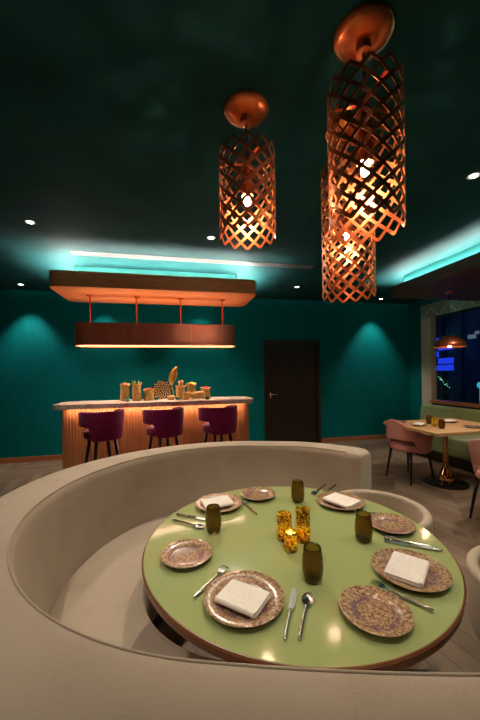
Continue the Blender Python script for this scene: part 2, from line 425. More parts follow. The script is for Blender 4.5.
link('marble_top', pr(rrect(-1.27, 1.29, -.32, .26, .14), 1.04, 1.1), M['marble'], bar, 'auto', bev=.004)
bm = bmesh.new(); box(bm, -1.12, 1.15, -.268, -.25, 1.0355, 1.0395); link('led_strip', bm, M['led_warm'], bar)

# box lamp over bar
bl = thing('linear_pendant_lamp', 'long rounded copper box lamp hung on four rods over the bar', 'pendant lamp', (-.16, 4.64, SB))
link('copper_box', ringprism(-1.10, 1.10, -.17, .17, .15, .006, BZ0, BZ1), M['bronze_panel'], bl, 'auto')
link('diffuser', pr(rrect(-1.085, 1.085, -.155, .155, .14), BZ0 + .036, BZ0 + .044), M['diffuser_warm'], bl)
link('top_diffuser', pr(rrect(-1.0, 1.0, -.09, .09, .06), BZ1 - .02, BZ1 - .008), emit('soft_uplight', (1, .5, .25), 4.2), bl)
for k in range(5):
    x = -.88 + k * .44
    link('seam', bx(x - .002, x + .002, -.1725, -.1695, BZ0, BZ1), M['copper_shade'], bl)
link('bottom_rim', ringprism(-1.104, 1.104, -.174, .174, .154, .012, BZ0 - .008, BZ0 + .004), M['copper'], bl)
for k in range(4):
    x = -.91 + k * .607
    rd = link('rod', tb([(x, 0, BZ0 + .02), (x, 0, -.012)], .009), M['copper'], bl, True)
    link('ceiling_cup', lat([(0, -.014), (.022, -.014), (.045, -.004), (.045, 0), (0, 0)], 20), M['copper'], rd, 'auto', loc=(x, 0, 0))

# ------------------------------------------------------------------ lattice pendants
def lattice(parent, r, z0, rows, N, ch, w, name='lattice_shade'):
    """rhombic net on a cylinder, z0 bottom, rows of diamonds stacked, cell height ch"""
    bm = bmesh.new(); cwid = 2 * PI * r / N
    hw = cwid / 2; hh = ch / 2; L_ = math.hypot(hw, hh); ins = w / 2
    k = 1 - ins * L_ / (hw * hh)           # inner rhombus scale
    cells = []
    def wrap(x, z): a = x / r; return (r * math.cos(a), r * math.sin(a), z)
    def quad(a, b, c, d_, sub=3):
        for i in range(sub):
            f0, f1 = i / sub, (i + 1) / sub
            L2 = lambda p, q, f: (p[0] + (q[0] - p[0]) * f, p[1] + (q[1] - p[1]) * f)
            vs = [bm.verts.new(wrap(*p)) for p in (L2(a, b, f0), L2(a, b, f1), L2(d_, c, f1), L2(d_, c, f0))]
            bm.faces.new(vs)
    H = rows * ch
    for j in range(2 * rows - 1):
        zc_ = z0 + hh + j * hh
        for i in range(N):
            xc = (i + .5 * (j % 2)) * cwid
            o = [(xc + hw, zc_), (xc, zc_ + hh), (xc - hw, zc_), (xc, zc_ - hh)]
            q = [(xc + hw * k, zc_), (xc, zc_ + hh * k), (xc - hw * k, zc_), (xc, zc_ - hh * k)]
            for e in range(4): quad(o[e], o[(e + 1) % 4], q[(e + 1) % 4], q[e])
    # scalloped end rims
    for sgn, zz in ((-1, z0), (1, z0 + H)):
        off = ins * L_ / hw
        for i in range(N):
            xc = (i + (0 if sgn < 0 else .5 * ((2 * rows - 2) % 2))) * cwid
            a = (xc - hw, zz - sgn * hh); b_ = (xc, zz); c_ = (xc + hw, zz - sgn * hh)
            bt = (xc, zz + sgn * off * .35)
            m1 = (xc - hw * .22, zz - sgn * hh * .22 + sgn * off); m2 = (xc + hw * .22, zz - sgn * hh * .22 + sgn * off)
            A2 = (a[0], a[1] + sgn * off); C2 = (c_[0], c_[1] + sgn * off)
            mm1 = (xc - hw * .22, zz - sgn * hh * .22); mm2 = (xc + hw * .22, zz - sgn * hh * .22)
            quad(a, mm1, m1, A2); quad(mm1, b_, bt, m1, 1); quad(b_, mm2, m2, bt, 1); quad(mm2, c_, C2, m2)
    bmesh.ops.remove_doubles(bm, verts=bm.verts, dist=.0004)
    o = link(name, bm, M['copper_shade'], parent)
    s = o.modifiers.new('solid', 'SOLIDIFY'); s.thickness = .003; s.offset = 0
    return o
def pendant(x, y, zb, ztop, rows, zbulb, label, rot=0):
    p = thing('lattice_pendant_lamp', label, 'pendant lamp', (x, y, ZC), rot, 'copper lattice pendants over the round table')
    link('ceiling_canopy_dish', lat([(.0, 0), (.128, 0), (.131, -.005), (.124, -.016), (.1, -.032), (.065, -.043), (.034, -.047), (.0, -.048)], 48), M['copper'], p, True)
    hb = link('hub', lat([(0, -.045), (.034, -.045), (.036, -.055), (.032, -.078), (.0, -.082)], 24), M['copper'], p, 'auto')
    for a in range(3):
        an = a * 2.094; link('screw', tb([(.030 * math.cos(an), .030 * math.sin(an), -.066), (.036 * math.cos(an), .036 * math.sin(an), -.066)], .004), M['black_matte'], hb)
    zsp = 2.63 - ZC
    link('rod', tb([(0, 0, -.08), (0, 0, zsp + .02)], .005), M['black_matte'], p, True)
    lattice(p, .156, zb - ZC, rows, 12, (ztop - zb) / rows, .0148)
    bm = bmesh.new()
    for a in range(3):
        an = a * 2.094 + .4; d_ = Vector((math.cos(an), math.sin(an), 0)); s_ = Vector((-math.sin(an), math.cos(an), 0))
        vs = []
        for rr_, ww in ((.02, .008), (.155, .008)):
            for zz in (zsp - .0, zsp - .004):
                for sg in (-1, 1): vs.append(bm.verts.new(d_ * rr_ + s_ * ww * sg + Vector((0, 0, zz))))
        for f in ((0, 1, 5, 4), (2, 3, 7, 6), (0, 2, 6, 4), (1, 3, 7, 5), (0, 1, 3, 2), (4, 5, 7, 6)): bm.faces.new([vs[i] for i in f])
    link('spider_arm', bm, M['copper'], p)
    zb_ = zbulb - ZC
    link('socket_cup', lat([(0, zsp + .02), (.022, zsp + .02), (.026, zsp - .03), (.034, zb_ + .075), (.034, zb_ + .035), (.018, zb_ + .04), (.0, zb_ + .04)], 24), M['copper'], p, 'auto')
    link('bulb', lat([(0, zb_ - .018), (.010, zb_ - .016), (.016, zb_ - .009), (.018, 0 + zb_), (.016, zb_ + .012), (.011, zb_ + .036), (0, zb_ + .038)], 16), M['bulb'], p, True)
pendant(.848, 1.245, 2.07, 2.70, 8, 2.327, 'large perforated copper lattice pendant hanging nearest, upper right over the table', .1)
pendant(.432, 1.731, 2.205, 2.69, 6, 2.41, 'shortest copper lattice pendant, hanging alone to the left of the other two', .3)
pendant(1.079, 1.771, 1.91, 2.70, 10, 2.268, 'longest and lowest copper lattice pendant, partly behind the nearest one', .2)

# ------------------------------------------------------------------ round table
TX, TY, TR, TZ = .486, 1.269, .606, .75
tbl = thing('round_table', 'round green lacquered dining table with brown wood rim inside the booth', 'table', (TX, TY, 0))
link('tabletop', lat([(0, TZ - .02), (TR - .007, TZ - .02), (TR - .007, TZ - .0006), (TR - .009, TZ), (0, TZ)], 128), M['table_green'], tbl, 'auto')
link('edge_band', lat([(0, TZ - .052), (TR - .03, TZ - .052), (TR - .004, TZ - .03), (TR, TZ - .006), (TR - .004, TZ - .0008), (TR - .007, TZ - .0008), (TR - .007, TZ - .021), (0, TZ - .021)], 128), M['table_rim'], tbl, 'auto')
link('pedestal', lat([(0, .02), (.10, .02), (.095, .1), (.06, .3), (.06, .55), (.12, .69), (0, .697)], 32), M['black'], tbl, 'auto')
for k in range(4):
    an = R(20 + 90 * k); d_ = Vector((math.cos(an), math.sin(an), 0)); s_ = Vector((-math.sin(an), math.cos(an), 0))
    bm = bmesh.new(); frs = []
    for (rr_, z) in ((.05, .66), (.30, .695)): pass
    pts = [(.05, .02, .10), (.16, .012, .09), (.28, .0, .06)]
    outer = [(.34, .697), (.30, .64), (.17, .50), (.13, .35), (.2, .16), (.33, .04), (.36, 0), (.28, 0), (.12, .1), (.05, .3), (.05, .6), (.12, .697)]
    A = [bm.verts.new(d_ * r_ + s_ * .022 + Vector((0, 0, z))) for r_, z in outer]; B = [bm.verts.new(d_ * r_ - s_ * .022 + Vector((0, 0, z))) for r_, z in outer]
    bm.faces.new(A); bm.faces.new(B[::-1])
    for i in range(len(A)): bm.faces.new((A[i], A[(i + 1) % len(A)], B[(i + 1) % len(A)], B[i]))
    link('leg', bm, M['black'], tbl, bev=.004)

# ------------------------------------------------------------------ booth (U shape)
CX, CY, RI = .348, 1.554, .952
AX = R(-19)
def upath(arm_far, arm_near, off):
    """points + outward normals along the U, offset outward by off"""
    ax = Vector((math.cos(AX), math.sin(AX))); nn = Vector((-ax.y, ax.x))
    c = Vector((CX, CY)); out = []
    nA = 10
    for i in range(nA):
        s = arm_far * (1 - i / nA); dn = max(0, s - .25); tl = math.atan(2 * dn); out.append((c + nn * (RI - dn * dn) + ax * s, (nn * math.cos(tl) + ax * math.sin(tl)), s))
    N = 56
    for i in range(N + 1):
        a = AX + PI / 2 + PI * i / N; d_ = Vector((math.cos(a), math.sin(a))); out.append((c + d_ * RI, d_, 0))
    for i in range(1, nA + 1):
        s = arm_near * i / nA; out.append((c - nn * (RI - .09 * s * s) + ax * s, -nn, -s))
    return out
FA, NA = .68, .74
def usweep(name, prof, m, parent, fa=FA, na=NA, rnd=.09, smooth=True):
    P_ = upath(fa, na, 0)
    AXV = Vector((math.cos(AX), math.sin(AX)))
    # extra frames for the rounded ends
    def extra(base, nrm, sgn_):
        res = []
        for i in range(1, 7):
            a = PI / 2 * i / 6; res.append((base, nrm, rnd * math.sin(a), math.cos(a)))
        return res
    frames = []
    xm = (min(p[0] for p in prof) + max(p[0] for p in prof)) / 2; zm = min(p[1] for p in prof); zM = max(p[1] for p in prof)
    def fr(base, nrm, adv, sc, far=0):
        sc2 = .55 + .45 * sc if rnd else 1
        k = rnd * .9 * (1 - sc)
        hw_ = max(p[0] for p in prof) - xm
        ax = Vector((nrm.y, -nrm.x)) if nrm.dot(Vector((-AXV.y, AXV.x))) > 0 else Vector((-nrm.y, nrm.x))
        th_ = 1 - .22 * smoothstep(.1, .95, nrm.dot(Vector((-AXV.y, AXV.x)))) if name == 'backrest' else 1
        return [Vector((base.x, base.y, 0)) + Vector((ax.x, ax.y, 0)) * adv + Vector((nrm.x, nrm.y, 0)) * ((xm + (o - xm) * (1 - k / hw_)) * (th_ if o > 0 else 1)) + Vector((0, 0, z - (k * .5 if z > (zm + zM) / 2 else 0))) for o, z in prof]
    ex = extra(P_[0][0], P_[0][1], 1)
    for e in reversed(ex): frames.append(fr(*e))
    for b_, n_, s in P_: frames.append(fr(b_, n_, 0, 1))
    for e in extra(P_[-1][0], P_[-1][1], 1): frames.append(fr(*e))
    bm = bmesh.new(); sweep(bm, frames)
    return link(name, bm, m, parent, smooth)
booth = thing('booth_sofa', 'large curved beige upholstered booth sofa wrapping round the green table', 'booth sofa', (0, 0, 0))
bprof = [(-.085, .40), (-.07, .5), (-.035, .7), (-.012, .82), (-.003, .852), (.012, .864), (.04, .870), (.10, .874), (.17, .873), (.225, .866), (.255, .85), (.27, .81), (.272, .6), (.272, .09), (-.0, .09), (-.06, .2)]
usweep('backrest', bprof, M['linen'], booth, rnd=.08)
P_ = upath(FA - .02, NA - .02, 0)
bm = bmesh.new(); tube(bm, [(b_.x + n_.x * .006, b_.y + n_.y * .006, .8625) for b_, n_, s in P_], .0032, 6); link('piping', bm, M['linen'], booth, True)
sprof = [(-.46, .15), (-.472, .30), (-.472, .40), (-.46, .44), (-.43, .455), (-.25, .46), (-.10, .452), (-.062, .43), (-.062, .15)]
usweep('seat', sprof, M['linen'], booth, FA - .30, NA - .06, rnd=.05)
bm = bmesh.new(); tube(bm, [(b_.x - n_.x * .452, b_.y - n_.y * .452, .442) for b_, n_, s in upath(FA - .32, NA - .08, 0)], .004, 6); link('seat_piping', bm, M['linen'], booth, True)
usweep('plinth', [(-.40, 0), (-.40, .149), (.2, .089), (.2, 0)], M['black_matte'], booth, FA - .1, NA - .1, rnd=.02, smooth=False)

# ------------------------------------------------------------------ shell chairs
def shell_bm(phimax, r, zl, zt, th, sx=1, sy=1, lean=0, zref=.5, rnd=.014, N=48, rip=0, rpn=40, endr=.05):
    frames = []
    nend = 5; L_ = []
    for i in range(nend): L_.append((-1, i))
    phis = [-phimax + 2 * phimax * i / N for i in range(N + 1)]
    def ring(phi, k, adv):
        a = abs(phi); lo, hi = zl(a), zt(a); t2 = th / 2 * k; mid = (lo + hi) / 2
        sh = endr * .5 * (1 - k); lo += sh; hi -= sh
        ro = min(rnd, t2 * .95)
        c_ = []
        for (ox, oz, a0) in ((t2 - ro, lo + ro, -90), (t2 - ro, hi - ro, 0), (-t2 + ro, hi - ro, 90), (-t2 + ro, lo + ro, 180)):
            for j in range(4):
                q = R(a0 + 30 * j); c_.append((ox + ro * math.cos(q), oz + ro * math.sin(q)))
        out = []
        d_ = Vector((math.sin(phi), -math.cos(phi), 0)); tg = Vector((math.cos(phi), math.sin(phi), 0)) * (1 if phi > 0 else -1)
        for o, z in c_:
            rr_ = r + o + lean * (z - zref)
            if rip and o < 0 and k > .99: rr_ += rip * abs(math.sin(phi * rpn / 2)) - rip
            p = d_ * rr_ + tg * adv; out.append(Vector((p.x * sx, p.y * sy, z)))
        return out
    for i in range(5, 0, -1):
        an = PI / 2 * i / 5; frames.append(ring(-phimax, max(math.cos(an), .12), th * .5 * math.sin(an)))
    for ph in phis: frames.append(ring(ph, 1, 0))
    for i in range(1, 6):
        an = PI / 2 * i / 5; frames.append(ring(phimax, max(math.cos(an), .12), th * .5 * math.sin(an)))
    bm = bmesh.new(); sweep(bm, frames); return bm
def cushion(r, z0, z1, sx=1, sy=1, seg=40, p=2.6, rr_=.02):
    bm = bmesh.new(); rings = []
    prof = [(0, z0), (r - rr_, z0), (r - .004, z0 + rr_ * .5), (r, (z0 + z1) / 2), (r - .004, z1 - rr_ * .7), (r - rr_ * 1.2, z1 - .003), (r * .5, z1 + .004), (0, z1 + .006)]
    rg = lathe(bm, prof, seg)
    for v_ in bm.verts:
        a = math.atan2(v_.co.y, v_.co.x); k = 1 / (abs(math.cos(a)) ** p + abs(math.sin(a)) ** p) ** (1 / p)
        v_.co.x *= k * sx; v_.co.y *= k * sy
    return bm
# bar stools (front is local +Y)
def make_stool(label):
    t_ = thing('bar_stool', label, 'bar stool', (0, 0, 0), 0, 'magenta velvet stools at the bar')
    zl = lambda a: .735 + .155 * smoothstep(R(46), R(56), a)
    zt = lambda a: 1.055 - .02 * smoothstep(R(80), R(130), a)
    link('backrest', shell_bm(R(118), .208, zl, zt, .036, 1.04, .96, .03, .75, .015), M['magenta'], t_, True)
    link('seat', cushion(.197, .745, .845, 1, 1, p=2.1, rr_=.03), M['magenta'], t_, True)
    for sx_ in (-1, 1):
        for sy_ in (-1, 1):
            link('leg', tb([(sx_ * .10, sy_ * .10, .75), (sx_ * .19, sy_ * .19, 0)], [.02, .013], 10), M['black'], t_, True)
    rg = .163
    bm = bmesh.new()
    for (a, b_) in (((-1, -1), (1, -1)), ((1, -1), (1, 1)), ((1, 1), (-1, 1)), ((-1, 1), (-1, -1))): tube(bm, [(a[0] * rg, a[1] * rg, .22), (b_[0] * rg, b_[1] * rg, .22)], .008, 8)
    link('footrest', bm, M['black_matte'], t_, True)
    return t_
s0 = make_stool('magenta velvet bar stool at the left end of the fluted bar')
s0.location = (-.78, 3.86, 0); s0.rotation_euler.z = R(32)
dup(s0, (-.10, 3.86, 0), R(30), 'middle magenta velvet bar stool of the three at the bar')
dup(s0, (.55, 3.86, 0), R(22), 'magenta velvet bar stool at the right end of the fluted bar')
# pink dining chairs
def make_dining(label):
    t_ = thing('dining_chair', label, 'chair', (0, 0, 0), 0, 'pink velvet chairs at the window tables')
    zl = lambda a: .56 - .16 * smoothstep(R(52), R(70), a)
    zt = lambda a: .835 - .045 * smoothstep(R(0), R(35), a) - .155 * smoothstep(R(38), R(92), a)
    link('backrest', shell_bm(R(128), .245, zl, zt, .042, 1.06, 1.0, .12, .45, .018), M['pink'], t_, True)
    link('seat', cushion(.225, .405, .495, 1.0, 1.0, p=2.8, rr_=.03), M['pink'], t_, True)
    for sx_ in (-1, 1):
        for sy_ in (-1, 1):
            link('leg', tb([(sx_ * .17, sy_ * .16, .42), (sx_ * .215, sy_ * .215, 0)], [.021, .011], 10), M['black'], t_, True)
    return t_
c0 = make_dining('pink velvet dining chair at the oak table with the copper pedestal')
c0.scale = (.93, .93, .98); c0.location = (3.10, 3.67, 0); c0.rotation_euler.z = R(-82)
dup(c0, (3.03, 2.35, 0), R(-90), 'pink velvet dining chair cut off by the right edge at the nearer window table')
# beige tub chairs
def make_tub(label):
    t_ = thing('tub_chair', label, 'armchair', (0, 0, 0), 0, 'beige tub chairs at the round table')
    link('backrest', shell_bm(R(112), .262, lambda a: .36, lambda a: .65, .045, 1, 1, .04, .5, .02, 64, .004, 44), M['linen'], t_, True)
    link('seat', cushion(.225, .34, .44, 1, 1, p=2.2, rr_=.03), M['linen'], t_, True)
    for sx_ in (-1, 1):
        for sy_ in (-1, 1):
            link('leg', tb([(sx_ * .14, sy_ * .14, .35), (sx_ * .18, sy_ * .18, 0)], [.018, .012], 10), M['black'], t_, True)
    return t_
t0 = make_tub('beige channelled tub chair across the round table, beside the far end of the booth')
t0.location = (1.165, 1.66, 0); t0.rotation_euler.z = R(112)
dup(t0, (1.46, .95, 0), R(-72), 'beige tub chair cut off by the right edge beside the round table').scale = (1, 1, .95)

# ------------------------------------------------------------------ table settings
def make_plate(label, r, m, name='dinner_plate', group='mottled dinner plates on the green table'):
    t_ = thing(name, label, 'plate', (0, 0, 0), 0, group)
    pf = [(0, .004), (r * .55, .004), (r * .6, .0), (r * .66, .0), (r * .68, .005), (r * .99, .0185), (r, .0205)]
    top = [(r * .985, .022), (r * .72, .0125), (r * .64, .0085), (r * .6, .0075), (0, .0075)]
    bm = bmesh.new(); lathe(bm, [(r, .0205), (r * .985, .022)] + top[1:], 64); link('glazed_face', bm, m, t_, True)
    bm = bmesh.new(); lathe(bm, pf, 64); link('underside', bm, M['plate_edge'], t_, True)
    return t_
TT = TZ + .0005
bp = make_plate('mottled brown dinner plate with napkin nearest the front edge of the green table', .122, M['plate_big'])
bp.location = (.205, .938, TT)
big = [(.205, .938)]
for x, y, lb, rz in ((.234, 1.653, 'mottled brown dinner plate with napkin at the far left of the green table', 1.0), (.862, 1.520, 'mottled brown dinner plate with napkin at the far right, before the tub chair', 2.1), (.788, .938, 'mottled brown dinner plate with napkin at the right edge of the green table', 3.0)):
    dup(bp, (x, y, TT), rz, lb); big.append((x, y))
spn = make_plate('small mottled plate without napkin at the left edge of the green table', .098, M['plate_small'], 'side_plate', 'small mottled plates without napkins')
spn.location = (.047, 1.215, TT)
for x, y, lb, rz in ((.466, 1.721, 'small mottled plate without napkin at the far edge of the green table', 1.0), (.946, 1.237, 'small mottled plate without napkin on the right between two amber set places', 2.1), (.556, .800, 'mottled plate without napkin lowest in the picture, beside the spoon', 3.0)):
    dup(spn, (x, y, TT), rz, lb)
# napkin: folded cloth, layered
def napkin_bm(L_=.138, W_=.098):
    bm = bmesh.new()
    layers = 3; h_ = .0058
    for k in range(layers):
        zb = k * h_; g = .0016 * (k % 2); n1 = 12
        outline = rrect(-L_ / 2 + g + .002 * random.random(), L_ / 2 - g, -W_ / 2 + g, W_ / 2 - g * 2, .006, 3)
        rows_ = []
        for (ins_, z) in ((.002, zb), (0, zb + h_ * .3), (0, zb + h_ * .7), (.002, zb + h_)):
            rows_.append([bm.verts.new((x * (1 - ins_ / (L_ / 2)), y * (1 - ins_ / (W_ / 2)), z + .003 * math.sin(x * 30 + 1) * (k / layers) + .002 * math.cos(y * 50) * (k / layers))) for x, y in outline])
        nn_ = len(outline)
        for a, b_ in zip(rows_, rows_[1:]):
            for i in range(nn_): bm.faces.new((a[i], a[(i + 1) % nn_], b_[(i + 1) % nn_], b_[i]))
        bm.faces.new(rows_[0][::-1]); bm.faces.new(rows_[-1])
    # rounded fold along one long side
    pts = [(x, -W_ / 2 + .001, layers * h_ / 2) for x in (-L_ / 2 + .004, -L_ / 4, 0, L_ / 4, L_ / 2 - .004)]
    tube(bm, pts, layers * h_ / 2 * .98, 12)
    return bm
nk = link('napkin', napkin_bm(), M['napkin'], None, 'auto'); tag(nk, 'folded white napkin on the plate nearest the front of the table', 'napkin', 'folded white napkins on the dinner plates')
NZ = TT + .0145
nk.location = (.2, .93, NZ); nk.rotation_euler.z = R(-43)
for (x, y), rz, lb, sc in (((.222, 1.648), R(8), 'folded white napkin on the plate behind the far left amber tumbler', 1.1), ((.862, 1.51), R(-64), 'folded white napkin on the far right plate before the tub chair', 1.15), ((.772, .936), R(40), 'folded white napkin on the plate at the right edge of the table', 1.1)):
    o = nk.copy(); C.objects.link(o); o.location = (x, y, NZ); o.rotation_euler.z = rz; o['label'] = lb; o.scale = (sc, sc, 1)

# cutlery: along +X, handle from -L/2 ; head at +L/2
def handle_bm(L0, L1):
    bm = bmesh.new(); pts = []; rs = []
    n_ = 40
    for i in range(n_ + 1):
        x = L0 + (L1 - L0) * i / n_; pts.append((x, 0, .0055)); rs.append(.0042 + .0009 * abs(math.sin(i * PI / 2.0)) + (.0012 if i in (0, 1) else 0))
    tube(bm, pts, rs, 8); return bm
def blade_bm(outline, z0, z1, curve=lambda x: 0):
    bm = bmesh.new()
    a = [bm.verts.new((x, y, z0 + curve(x))) for x, y in outline]; b_ = [bm.verts.new((x, y, z1 + curve(x))) for x, y in outline]
    k = len(a); bm.faces.new(a[::-1]); bm.faces.new(b_)
    for i in range(k): bm.faces.new((a[i], a[(i + 1) % k], b_[(i + 1) % k], b_[i]))
    return bm
def make_fork(label):
    t_ = thing('fork', label, 'fork', (0, 0, 0), 0, 'forks at the four place settings')
    link('handle', handle_bm(-.09, .03), M['steel'], t_, True)
    bm = bmesh.new(); cvf = lambda x: .0075 * math.sin(max(0, (x - .03)) / .065 * PI * .9) 
    def strip(pts_l, th=.002):
        for (x0, y0, y1), (x1, y2, y3) in zip(pts_l, pts_l[1:]):
            vs = [bm.verts.new(p) for p in ((x0, y0, .003 + cvf(x0)), (x1, y2, .003 + cvf(x1)), (x1, y3, .003 + cvf(x1)), (x0, y1, .003 + cvf(x0)), (x0, y0, .003 + th + cvf(x0)), (x1, y2, .003 + th + cvf(x1)), (x1, y3, .003 + th + cvf(x1)), (x0, y1, .003 + th + cvf(x0)))]
            for f in ((0, 3, 2, 1), (4, 5, 6, 7), (0, 1, 5, 4), (1, 2, 6, 5), (2, 3, 7, 6), (3, 0, 4, 7)): bm.faces.new([vs[i] for i in f])
    strip([(.028, -.003, .003), (.04, -.004, .004), (.048, -.011, .011), (.06, -.0125, .0125)])
    for k in range(4):
        y = -.0105 + k * .007; strip([(.06, y - .002, y + .002), (.075, y - .0018, y + .0018), (.09, y - .001, y + .001)])
    link('tines', bm, M['steel'], t_)
    return t_
def make_knife(label):
    t_ = thing('knife', label, 'knife', (0, 0, 0), 0, 'knives at the four place settings')
    link('handle', handle_bm(-.1, .01), M['steel'], t_, True)
    link('blade', blade_bm([(.008, -.006), (.03, -.0105), (.08, -.0105), (.1, -.004), (.106, .004), (.1, .007), (.008, .007)], .004, .0058), M['cove_tint_blade'], t_)
    return t_
def make_spoon(label):
    t_ = thing('spoon', label, 'spoon', (0, 0, 0), 0, 'spoons beside the knives')
    link('handle', handle_bm(-.09, .035), M['steel'], t_, True)
    bm = bmesh.new(); Nn = 20; prev = None; rg = []
    for lvl, (k, z) in enumerate(((1.0, .008), (.8, .0045), (.5, .002), (.2, .001))):
        rg.append([bm.verts.new((.062 + .029 * k * math.cos(2 * PI * i / Nn), .0185 * k * math.sin(2 * PI * i / Nn), z)) for i in range(Nn)])
    for a, b_ in zip(rg, rg[1:]):
        for i in range(Nn): bm.faces.new((a[i], a[(i + 1) % Nn], b_[(i + 1) % Nn], b_[i]))
    bm.faces.new(rg[-1])
    o = link('bowl', bm, M['steel'], t_, True); s = o.modifiers.new('solid', 'SOLIDIFY'); s.thickness = .0012
    return t_
def place2(o, a, b_, first, label):
    ang = math.atan2(b_[1] - a[1], b_[0] - a[0]); loc = ((a[0] + b_[0]) / 2, (a[1] + b_[1]) / 2, TT)
    if first: o.location = loc; o.rotation_euler.z = ang; return o
    return dup(o, loc, ang, label)
fk = make_fork('silver fork left of the front plate on the green table'); place2(fk, (.058, .985), (.182, 1.115), True, '')
place2(fk, (.395, 1.50), (.365, 1.67), False, 'silver fork by the far left napkin plate, half hidden behind it')
place2(fk, (1.0, 1.345), (.905, 1.385), False, 'silver fork between the far right plates behind the tumbler')
place2(fk, (.725, .768), (.626, .925), False, 'silver fork with its handle pointing to the near right of the table')
kf = make_knife('silver knife with a teal reflection tinted into its blade, right of the front plate'); place2(kf, (.277, .778), (.372, .95), True, '')
place2(kf, (.03, 1.585), (.165, 1.495), False, 'silver knife on the left beside the tumbler, the farther of the pair')
place2(kf, (.985, 1.78), (.80, 1.63), False, 'dark knife beside the far right napkin plate')
place2(kf, (1.0, 1.02), (.84, 1.135), False, 'silver knife above the plate at the right edge of the table')
sp_ = make_spoon('silver spoon right of the front knife'); place2(sp_, (.31, .764), (.412, .925), True, '')
place2(sp_, (.0, 1.535), (.125, 1.43), False, 'silver spoon on the left beside the tumbler, the nearer of the pair')
place2(sp_, (.93, 1.80), (.745, 1.645), False, 'silver spoon left of the far right napkin plate')
place2(sp_, (.99, 1.045), (.85, 1.165), False, 'silver spoon above the plate at the right edge, beside the knife')

# faceted orange ornament on the booth seat
fo = thing('faceted_ornament', 'small faceted orange ornament under the front edge of the green table', 'ornament', (.205, .935, .4645))
bm = bmesh.new(); bmesh.ops.create_icosphere(bm, subdivisions=1, radius=.034, matrix=Matrix.Translation((0, 0, .031)))
ed_ = [(v.verts[0].co.copy(), v.verts[1].co.copy()) for v in bm.edges]
link('body', bm, mat('orange_enamel', (.75, .13, .02), .35), fo)
bm = bmesh.new()
for a, b_ in ed_: tube(bm, [a, b_], .0016, 5)
link('edge_lines', bm, mat('pale_gold_line', (.85, .65, .4), .4), fo)

# tumblers
def tumbler_bm():
    pf = [(0, 0), (.024, 0), (.030, .006), (.0345, .03), (.0355, .055), (.0335, .08), (.029, .108), (.0275, .112), (.0262, .108), (.031, .08), (.033, .055), (.032, .03), (.027, .012), (0, .010)]
    return lat(pf, 36)
tm = link('tumbler', tumbler_bm(), M['amber'], None, True); tag(tm, 'amber olive glass tumbler nearest the front of the table', 'drinking glass', 'textured amber tumblers on the green table')
tm.location = (.452, .985, TT)
for x, y, lb in ((.171, 1.39, 'amber olive glass tumbler at the far left before the napkin plate'), (.655, 1.60, 'amber olive glass tumbler at the far side behind the candle holders'), (.762, 1.165, 'amber olive glass tumbler on the right beside the small plate')):
    o = tm.copy(); C.objects.link(o); o.location = (x, y, TT); o['label'] = lb
# candle holders with candles
def holder(x, y, r, h_, lb):
    o = link('candle_holder', lat([(0, 0), (r * .95, 0), (r, .006), (r, h_), (r - .003, h_), (r - .003, .008), (0, .006)], 36), M['mosaic'], None, 'auto')
    tag(o, lb, 'candle holder', 'lit mosaic candle holders in the middle of the table'); o.location = (x, y, TT)
    c_ = thing('tealight_candle', 'lit candle glowing inside the ' + lb.split(',')[0], 'candle', (x, y, TT + .0085), 0, 'candles inside the mosaic holders')
    link('wax', lat([(0, 0), (r * .55, 0), (r * .55, .018), (0, .018)], 20), M['wax'], c_)
    link('flame', lat([(0, .019), (.005, .026), (.0065, .034), (.004, .044), (0, .054)], 12), M['flame'], c_, True)
holder(.452, 1.258, .031, .105, 'dark rimmed mosaic candle holder on the left, middle in height')
holder(.522, 1.225, .029, .132, 'tallest mosaic candle holder on the right of the three')
holder(.447, 1.172, .025, .072, 'shortest glowing mosaic candle holder in front of the other two')

# ------------------------------------------------------------------ window area: bench, table, lamp
bn = thing('banquette_bench', 'long olive green velvet banquette along the window wall', 'bench', (4.5, 3.2, 0))
link('seat', bx(-.42, .42, -3.4, 2.26, .16, .44), M['velvet_green'], bn, bev=.03)
def prismY(prof, y0, y1):
    bm = bmesh.new(); A = [bm.verts.new((x, y0, z)) for x, z in prof]; B = [bm.verts.new((x, y1, z)) for x, z in prof]
    bm.faces.new(A); bm.faces.new(B[::-1])
    for i in range(len(A)): bm.faces.new((A[i], A[(i + 1) % len(A)], B[(i + 1) % len(A)], B[i]))
    return bm
for k in range(7):
    y1 = 2.26 - k * .81
    link('back_cushion', prismY([(.36, .43), (.40, .75), (.43, .785), (.50, .785), (.56, .77), (.585, .72), (.585, .2), (.43, .2)], y1 - .807, y1), M['velvet_green'], bn, bev=.012)
link('plinth', bx(-.38, .5, -3.35, 2.22, 0, .16), M['black'], bn)
def dtable(loc, label, w_, d_):
    t_ = thing('dining_table', label, 'table', loc, 0, 'oak tables along the banquette')
    link('tabletop', pr(rrect(-w_ / 2, w_ / 2, -d_ / 2, d_ / 2, .02), .715, .75), M['oak'], t_, bev=.003)
    link('pedestal', lat([(0, .012), (.085, .012), (.095, .05), (.075, .13), (.045, .19), (.032, .26), (.028, .4), (.028, .62), (.05, .69), (.07, .714), (0, .714)], 32), M['brass'], t_, True)
    link('base_plate', lat([(0, 0), (.25, 0), (.25, .008), (.24, .014), (0, .016)], 48), M['black'], t_, 'auto')
    return t_
dtable((3.43, 3.42, 0), 'square oak dining table on a copper pedestal beside the green banquette', 1.14, .92)
dtable((3.52, 2.12, 0), 'oak dining table cut off by the right edge of the picture', 1.05, .9)
